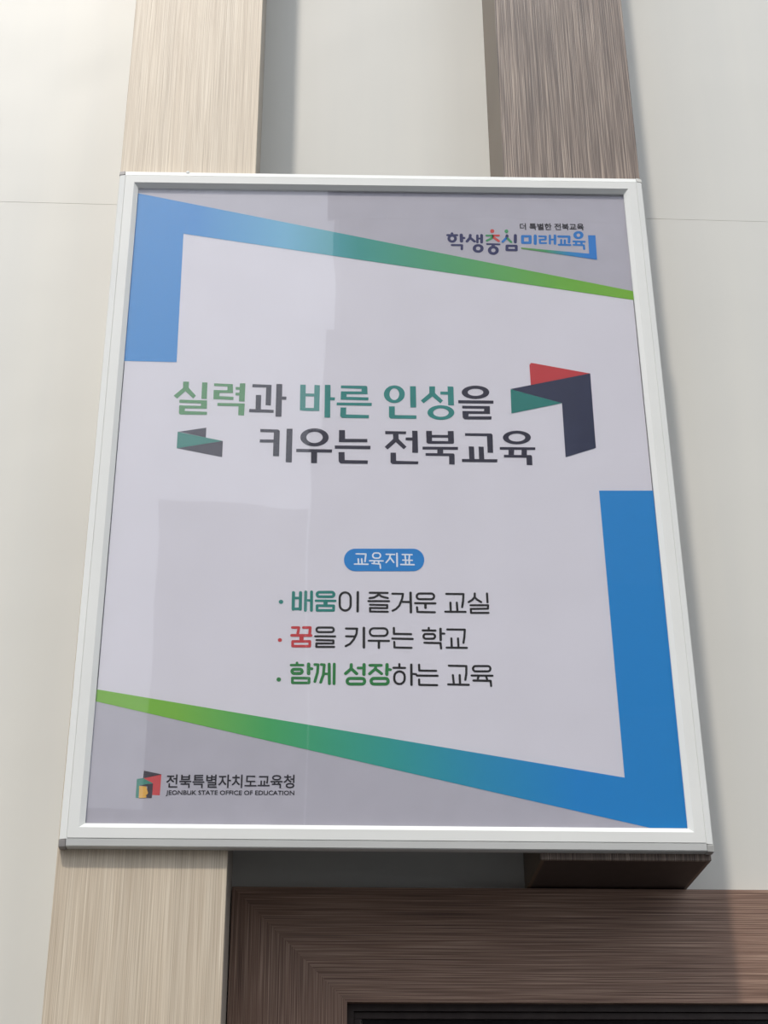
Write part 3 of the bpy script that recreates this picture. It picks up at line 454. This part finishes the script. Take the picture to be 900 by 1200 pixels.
 'slo_navy': [["L",4.7,[[115.8,1064.2],[115.7,1061.4]]],["L",4.3,[[107.9,1060.3],[124.4,1060.8]]],["R",[[123.9,1053.6],[123.6,1051.6],[123,1049.8],[122,1048.1],[120.7,1046.6],[119.1,1045.5],[117.4,1044.8],[115.6,1044.5],[113.8,1044.7],[112.1,1045.3],[110.6,1046.3],[109.4,1047.7],[108.4,1049.3],[107.9,1051.1],[107.7,1053.1],[108,1055.1],[108.6,1056.9],[109.6,1058.6],[111,1060.1],[112.5,1061.2],[114.2,1061.9],[116,1062.2],[117.8,1062],[119.5,1061.4],[121,1060.4],[122.3,1059.1],[123.2,1057.4],[123.7,1055.6]],[[119,1053.4],[118.9,1052.6],[118.7,1051.8],[118.3,1051.1],[117.7,1050.4],[117.1,1050],[116.4,1049.7],[115.7,1049.5],[115,1049.6],[114.3,1049.9],[113.7,1050.3],[113.2,1050.9],[112.9,1051.6],[112.6,1052.4],[112.6,1053.2],[112.7,1054.1],[112.9,1054.9],[113.4,1055.6],[113.9,1056.3],[114.5,1056.7],[115.2,1057],[115.9,1057.2],[116.6,1057.1],[117.3,1056.8],[117.9,1056.4],[118.4,1055.8],[118.8,1055.1],[119,1054.3]]],["L",5.9,[[131.5,1061.5],[131.5,1048.2]]],["L",4.7,[[131.7,1055.1],[136.2,1055.2]]],["L",4.3,[[115.1,1039.7],[131.9,1039.9],[131.6,1031.5]]],["L",5,[[146.9,1061.6],[146.2,1055.7],[140.8,1048.1]]],["L",5,[[146.9,1055.5],[153.7,1048.5]]],["L",4.3,[[159,1061.3],[158.5,1046.7]]],["L",5,[[166.2,1062.2],[165.6,1046.9]]],["L",3.8,[[158.8,1054.7],[165.9,1054.9]]],["R",[[168.7,1034.2],[168.4,1032.2],[167.7,1030.2],[166.5,1028.5],[164.9,1027],[163.1,1025.8],[161.1,1025.1],[159.1,1024.8],[157,1025],[155,1025.6],[153.3,1026.6],[151.9,1028],[150.8,1029.7],[150.2,1031.6],[150,1033.7],[150.3,1035.7],[151.1,1037.7],[152.3,1039.4],[153.8,1040.9],[155.6,1042.1],[157.6,1042.8],[159.7,1043.1],[161.8,1043],[163.7,1042.3],[165.5,1041.3],[166.9,1039.9],[167.9,1038.2],[168.6,1036.3]],[[163.1,1034.1],[163,1033.2],[162.6,1032.3],[162.2,1031.6],[161.6,1030.9],[160.9,1030.4],[160.1,1030.1],[159.2,1030],[158.4,1030],[157.6,1030.3],[157,1030.8],[156.4,1031.4],[156,1032.1],[155.7,1033],[155.7,1033.8],[155.8,1034.7],[156.1,1035.6],[156.6,1036.3],[157.2,1037],[157.9,1037.5],[158.7,1037.8],[159.5,1037.9],[160.3,1037.9],[161.1,1037.6],[161.8,1037.1],[162.4,1036.5],[162.8,1035.8],[163,1035]]],["L",3.8,[[174.9,1043.6],[195.8,1043.5]]],["L",5.8,[[185.2,1042.7],[185,1039.1]]],["R",[[194.4,1031.1],[194,1028.9],[193.3,1026.9],[192.1,1025],[190.5,1023.5],[188.7,1022.3],[186.7,1021.5],[184.6,1021.2],[182.6,1021.4],[180.6,1022],[178.9,1023.1],[177.5,1024.6],[176.4,1026.4],[175.8,1028.4],[175.7,1030.5],[176,1032.6],[176.7,1034.7],[177.9,1036.5],[179.5,1038.1],[181.3,1039.3],[183.3,1040],[185.4,1040.3],[187.5,1040.2],[189.4,1039.5],[191.1,1038.4],[192.6,1037],[193.6,1035.2],[194.2,1033.2]],[[188.7,1030.9],[188.6,1030],[188.3,1029.1],[187.8,1028.4],[187.2,1027.7],[186.5,1027.2],[185.7,1026.9],[184.9,1026.8],[184,1026.9],[183.3,1027.1],[182.6,1027.6],[182,1028.2],[181.6,1028.9],[181.4,1029.8],[181.3,1030.7],[181.4,1031.5],[181.7,1032.4],[182.2,1033.2],[182.8,1033.8],[183.5,1034.3],[184.3,1034.6],[185.2,1034.8],[186,1034.7],[186.8,1034.4],[187.4,1034],[188,1033.3],[188.4,1032.6],[188.7,1031.8]]],["L",5,[[209.6,1062.7],[208.7,1057.7]]],["L",5.4,[[223.9,1063.6],[223.2,1049.1]]],["C",5,[[208.7,1041.1],[224.5,1041.2],[224.1,1032.4],[208,1032.3]]]],
 'slo_red': [["P",[[188.2,1071.3],[188.1,1070.4],[187.8,1069.6],[187.3,1068.8],[186.7,1068.1],[186.1,1067.6],[185.3,1067.3],[184.5,1067.2],[183.7,1067.3],[183,1067.5],[182.3,1068],[181.8,1068.6],[181.4,1069.4],[181.1,1070.2],[181.1,1071.1],[181.2,1072],[181.5,1072.9],[181.9,1073.6],[182.5,1074.3],[183.2,1074.8],[184,1075.1],[184.8,1075.3],[185.6,1075.2],[186.3,1074.9],[187,1074.4],[187.5,1073.8],[187.9,1073.1],[188.2,1072.2]]],["L",4,[[185.9,1062],[195.6,1062.3]]],["L",4.7,[[186.4,1058],[194.8,1050.6]]]],
 'slo_green': [["L",3.8,[[174.6,1061.6],[184.3,1061.9]]],["L",4.2,[[184.9,1060.4],[182.3,1055.5],[174.8,1050.8]]],["P",[[212.2,1071.7],[212.1,1070.8],[211.9,1070],[211.4,1069.3],[210.9,1068.7],[210.3,1068.2],[209.6,1067.9],[208.8,1067.8],[208.1,1067.8],[207.4,1068.1],[206.8,1068.5],[206.4,1069.1],[206,1069.8],[205.8,1070.6],[205.7,1071.5],[205.9,1072.3],[206.1,1073.2],[206.6,1073.9],[207.1,1074.5],[207.7,1075],[208.4,1075.3],[209.2,1075.4],[209.9,1075.4],[210.6,1075.1],[211.2,1074.7],[211.6,1074.1],[212,1073.4],[212.2,1072.6]]],["L",4.2,[[210,1056.7],[216.1,1048.9]]]],
 'slo_stroke': [["L",4.3,[[207.7,1056.7],[201.6,1049.2]]]],
 'slo_blue': [["C",5.2,[[236.1,1062],[249.1,1062.4],[248.5,1048.7],[235.5,1048.3]]],["L",5.4,[[258,1063.9],[257.1,1047]]],["L",3.8,[[264.8,1062.9],[275.8,1062.8],[275.1,1056.4],[265.3,1055.7],[265.3,1048.5],[275.7,1048.8]]],["L",3.8,[[283.1,1065.1],[282.1,1047.8]]],["L",4.7,[[291.9,1065.4],[290.9,1048.1]]],["L",3.5,[[282.6,1056.6],[291.4,1056.9]]],["L",4.7,[[297.9,1063.5],[316.2,1063.7],[315.1,1051.6]]],["L",3.8,[[302.1,1056.4],[301.5,1047.2]]],["L",4,[[308.2,1055.8],[307.7,1047.4]]],["L",4,[[297.2,1045.9],[317,1046.1]]],["R",[[341,1067.7],[340.7,1065.8],[339.9,1064],[338.7,1062.4],[337.3,1061],[335.5,1059.9],[333.6,1059.3],[331.6,1059],[329.7,1059.1],[327.9,1059.7],[326.3,1060.7],[325,1062],[324,1063.5],[323.5,1065.3],[323.4,1067.2],[323.7,1069.1],[324.5,1070.9],[325.6,1072.5],[327.1,1073.9],[328.9,1075],[330.8,1075.7],[332.7,1076],[334.7,1075.8],[336.5,1075.2],[338.1,1074.3],[339.4,1073],[340.4,1071.4],[340.9,1069.6]],[[335.5,1067.6],[335.3,1066.8],[335,1066],[334.6,1065.3],[334,1064.7],[333.4,1064.2],[332.7,1063.9],[332,1063.8],[331.2,1063.9],[330.6,1064.1],[330,1064.6],[329.5,1065.1],[329.2,1065.8],[329,1066.5],[328.9,1067.4],[329.1,1068.2],[329.4,1068.9],[329.8,1069.6],[330.3,1070.2],[331,1070.7],[331.7,1071],[332.4,1071.1],[333.2,1071],[333.8,1070.8],[334.4,1070.4],[334.9,1069.8],[335.2,1069.1],[335.4,1068.4]]],["L",4,[[323,1053.9],[341.9,1053.7]]],["L",4,[[327.5,1053.2],[326.8,1047.6]]],["L",4,[[336.3,1053.1],[336.6,1047.9]]],["L",3.8,[[322.6,1046.6],[340.1,1046.4],[340.2,1038.4]]]],
 'slo_swoosh': [["P",[[232.4,1038.2],[348,1028.7],[348.7,1067.6],[361.4,1068],[360.7,1016.3],[232.6,1035.4]]]],
 'foot_dark': [["P",[[-342.3,110.5],[-317.5,105.5],[-342.7,99.8]]],["P",[[-347.2,89],[-328.5,92.2],[-329,71.2],[-336.9,71.7],[-336,87.8]]]],
 'foot_red': [["P",[[-343.2,99.2],[-317.7,105.5],[-318,75.1],[-328.6,75.5],[-328.8,92.6]]]],
 'foot_teal': [["P",[[-351.3,98.3],[-342.9,99.8],[-328.8,92.5],[-347.2,89.2],[-347.3,71],[-351.3,71.3]]]],
 'foot_yellow': [["P",[[-347.4,88.2],[-337.7,87.7],[-336.4,83.7],[-334.4,78.2],[-336.1,75.7],[-337.9,74.6],[-336,73.8],[-336.9,71.4],[-346.5,70.8]]]],
 'rib_top': [["P",[[-421.5,1133.5],[-415.6,1131.9],[417.2,953.2],[417.2,934.9],[-337.4,1049.1],[-334.6,792.1],[-420.3,792.3]]]],
 'rib_bot': [["P",[[-419.1,230.9],[-414.2,230.6],[336.1,107.2],[332.5,571.1],[417.2,572.8],[424,30.4],[366.2,29.9],[-413.3,211.9],[-417.7,212.7]]]],
 'gray_top': [["P",[[-425.3,1146.3],[431.2,1162.5],[422.9,952.1],[417.2,953.2],[-415.6,1131.9],[-424.4,1133.4]]]],
 'gray_bot': [["P",[[-420.2,214],[-413.3,211.9],[366.2,29.9],[-421.6,28.3]]]],
}

def tri_poly(pts):
    """triangulate an outline of (x, z) points"""
    from mathutils.geometry import tessellate_polygon
    return [tuple(t) for t in tessellate_polygon([[Vector((p[0], p[1], 0)) for p in pts]])]

def shapes_vf(shapes, y):
    V, F = [], []
    def add(v, f):
        n = len(V)
        V.extend((p[0], y, p[1]) for p in v)
        F.extend(tuple(i + n for i in q) for q in f)
    for s in shapes:
        if s[0] == 'P':
            add([(p[0] / 1000, p[1] / 1000) for p in s[1]], tri_poly(s[1]))
        elif s[0] == 'R':
            n = len(s[1])
            add([(p[0] / 1000, p[1] / 1000) for p in s[1] + s[2]], [(k, (k + 1) % n, n + (k + 1) % n, n + k) for k in range(n)])
        else:
            w = s[1] / 2000
            pts = [Vector((p[0] / 1000, p[1] / 1000)) for p in s[2]]
            segs = list(zip(pts, pts[1:] + (pts[:1] if s[0] == 'C' else [])))
            if s[0] == 'L': segs = segs[:len(pts) - 1]
            for a, b in segs:
                d = (b - a).normalized()
                nrm = Vector((-d.y, d.x)) * w
                add([a + nrm, a - nrm, b - nrm, b + nrm], [(0, 1, 2, 3)])
            for p in pts:
                add([p + Vector((math.cos(2 * PI * k / 10), math.sin(2 * PI * k / 10))) * w for k in range(10)], [tuple(range(10))])
    # merge overlapping pieces into one clean sheet of triangles
    from mathutils.geometry import delaunay_2d_cdt
    v2 = [Vector((p[0] * 1000, p[2] * 1000)) for p in V]
    fl = []
    for f in F:
        ar = sum(v2[f[i]].x * v2[f[(i + 1) % len(f)]].y - v2[f[(i + 1) % len(f)]].x * v2[f[i]].y for i in range(len(f)))
        if abs(ar) > 1e-6: fl.append(list(f) if ar > 0 else list(reversed(f)))
    res = delaunay_2d_cdt(v2, [], fl, 1, 1e-4)
    V = [(p.x / 1000, y, p.y / 1000) for p in res[0]]
    F = [tuple(f) for f, src in zip(res[2], res[5]) if src]
    # all faces look towards the street (-y)
    out = []
    for f in F:
        a, b, c = (Vector(V[i]) for i in f[:3])
        out.append(f if (b - a).cross(c - a).y < 0 else tuple(reversed(f)))
    return V, out

def ink_layer(name, keys, y, mat=None, label=None):
    shp = [s for k in keys for s in PRINT[k]]
    o = mesh(name, *shapes_vf(shp, y), mat or ink(keys[0]), sheet)
    if label: o['label'] = label
    return o
Y0, Y1, Y2, Y3, Y4 = 0.00993, 0.00985, 0.00970, 0.00955, 0.00940

def clip_outline(pts):
    """keep an outline inside the sheet"""
    l, r = -420, 419.0
    return [[max(l, min(r, p[0])), max(34.5, min(1154, p[1]))] for p in pts]
for k in ('rib_top', 'rib_bot', 'gray_top', 'gray_bot'):
    PRINT[k] = [['P', clip_outline(s[1])] for s in PRINT[k]]
ink_layer('corner_tint', ['gray_top'], Y0, ink('gray'), 'pale grey tint in the upper right corner')
ink_layer('corner_tint', ['gray_bot'], Y0, ink('gray'), 'pale grey tint in the lower left corner')
ink_layer('ribbon_band', ['rib_top'], Y2, M['grad_top'], 'printed ribbon turning from blue on the left to lime on the right')
ink_layer('ribbon_band', ['rib_bot'], Y2, M['grad_bottom'], 'printed ribbon turning from lime on the left to blue on the right')
ink_layer('headline_lettering', ['head_green'], Y2, None, 'green Korean headline word')
ink_layer('headline_lettering', ['head_teal'], Y2, None, 'teal Korean headline words')
for k, wd in (('head_navy', 'navy syllable in the middle of the first headline line'), ('head_navy_2', 'navy syllable at the end of the first headline line'), ('head_navy_3', 'navy first word of the second headline line'), ('head_navy_4', 'navy last word of the second headline line')):
    ink_layer('headline_lettering', [k], Y2, ink('head_navy'), wd)
ink_layer('folded_ribbon', ['ribbon_red'], Y1, None, 'red fold of the ribbon emblem')
ink_layer('folded_ribbon', ['ribbon_navy'], Y2, None, 'navy fold of the ribbon emblem')
ink_layer('folded_ribbon', ['ribbon_teal'], Y3, None, 'teal fold of the ribbon emblem')
ink_layer('flag_mark', ['flag_navy'], Y1, None, 'dark folds of the small flag mark')
ink_layer('flag_mark', ['flag_teal'], Y2, None, 'teal fold of the small flag mark')
ink_layer('list_lettering', ['bul_teal'], Y2, None, 'teal word and dot of the first line')
ink_layer('list_lettering', ['bul_red'], Y2, None, 'red word and dot of the second line')
ink_layer('list_lettering', ['bul_green'], Y2, None, 'green first word and dot of the third line')
ink_layer('list_lettering', ['bul_green_2'], Y2, ink('bul_green'), 'green second word of the third line')
for k, wd in (('bul_black', 'black words of the first line'), ('bul_black_2', 'black words of the second line'), ('bul_black_3', 'black words of the third line')):
    ink_layer('list_lettering', [k], Y2, ink('bul_black'), wd)
ink_layer('title_pill', ['pill'], Y2, None, 'blue rounded label')
ink_layer('title_lettering', ['pill_text'], Y3, None, 'white Korean lettering on the blue label')
ink_layer('slogan_lettering', ['slo_navy'], Y2, None, 'dark blue slogan lettering')
ink_layer('slogan_lettering', ['slo_blue'], Y2, None, 'light blue slogan lettering')
ink_layer('slogan_lettering', ['slo_stroke'], Y3, ink('slo_blue'), 'light blue stroke in the dark blue slogan')
ink_layer('slogan_lettering', ['slo_red'], Y3, None, 'red strokes of the slogan')
ink_layer('slogan_lettering', ['slo_green'], Y3, None, 'green strokes of the slogan')
ink_layer('slogan_swoosh', ['slo_swoosh'], Y3, M['grad_swoosh'], 'green to blue wedge under the slogan')
ink_layer('office_emblem', ['foot_dark'], Y3, None, 'dark folds of the emblem')
ink_layer('office_emblem', ['foot_red'], Y1, None, 'red fold of the emblem')
ink_layer('office_emblem', ['foot_teal'], Y2, None, 'teal fold of the emblem')
ink_layer('office_emblem', ['foot_yellow'], Y4, None, 'yellow face of the emblem')

def lettering(name, text, x0, z0, x1, z1, h, bold, label, mat):
    """small print set in Blender's own font; baseline from (x0,z0) to (x1,z1), height h (mm)"""
    cu = bpy.data.curves.new('lettering', 'FONT')
    cu.body = text
    cu.size = 1.0
    cu.offset = bold
    cu.resolution_u = 3
    tmp = bpy.data.objects.new('lettering_source', cu)
    COL.objects.link(tmp)
    dg = bpy.context.evaluated_depsgraph_get()
    me = bpy.data.meshes.new_from_object(tmp.evaluated_get(dg))
    COL.objects.unlink(tmp)
    bpy.data.objects.remove(tmp)
    xs = [v.co.x for v in me.vertices]
    ys = [v.co.y for v in me.vertices]
    a, b, c, d = min(xs), max(xs), min(ys), max(ys)
    V = []
    for v in me.vertices:
        u = (v.co.x - a) / (b - a)
        V.append(((x0 + (x1 - x0) * u) / 1000, Y3, (z0 + (z1 - z0) * u + h * (v.co.y - c) / (d - c)) / 1000))
    F = []
    for p in me.polygons:
        f = tuple(p.vertices)
        q0, q1, q2 = (Vector(V[i]) for i in f[:3])
        F.append(f if (q1 - q0).cross(q2 - q0).y < 0 else tuple(reversed(f)))
    o = mesh(name, V, F, mat, sheet)
    o['label'] = label
    bpy.data.meshes.remove(me)
    return o
lettering('slogan_lettering', '더 특별한 전북교육', 232.5, 1075.2, 342.8, 1078.2, 14.4, 0.022, 'small dark lettering above the slogan', ink('text'))
lettering('office_lettering', '전북특별자치도교육청', -310.3, 85.9, -131.4, 87.2, 19.6, 0.014, 'Korean office name', ink('text'))
lettering('office_lettering', 'JEONBUK STATE OFFICE OF EDUCATION', -309.8, 74.0, -131.4, 75.2, 8.4, 0.016, 'English office name', ink('text'))

# ------------------------------------------------------------------ across the street: what the cover sheet mirrors
def building(name, blocks, label, wins, mat):
    """blocks: (x0, x1, back y, front y, height); windows on the first block"""
    b = empty(name, ((blocks[0][0] + blocks[0][1]) / 2, blocks[0][3], GND), label=label, kind='structure')
    for x0, x1, y0, y1, h in blocks:
        box('wall', x0, x1, y0, y1, GND, GND + h, mat, b)
    x0, x1, y0, y1, h = blocks[0]
    nx, nz = wins
    for i in range(nx):
        for j in range(nz):
            cx = x0 + (i + 0.5) * (x1 - x0) / nx
            cz = GND + 1.7 + j * 3.0
            if cz + 1 > GND + h: continue
            w = box('window', cx - 0.6, cx + 0.6, y1 - 0.02, y1 + 0.03, cz - 0.7, cz + 0.7, mat, b)
            box('pane', cx - 0.54, cx + 0.54, y1 + 0.031, y1 + 0.04, cz - 0.64, cz + 0.64, M['facade_window'], w)
    return b
building('low_building', [(-13.5, -0.15, -17.0, -12.2, 6.0), (-1.65, -0.15, -15.0, -12.1, 9.2)], 'low building with a stair tower across the street', (6, 2), M['pale_facade'])
building('tall_building', [(0.16, 4.6, -17.0, -12.2, 16.0), (0.0, 0.16, -16.0, -12.2, 11.0), (-0.13, 0.0, -16.0, -12.2, 10.1)], 'tall grey building across the street to the right', (5, 5), M['grey_facade'])
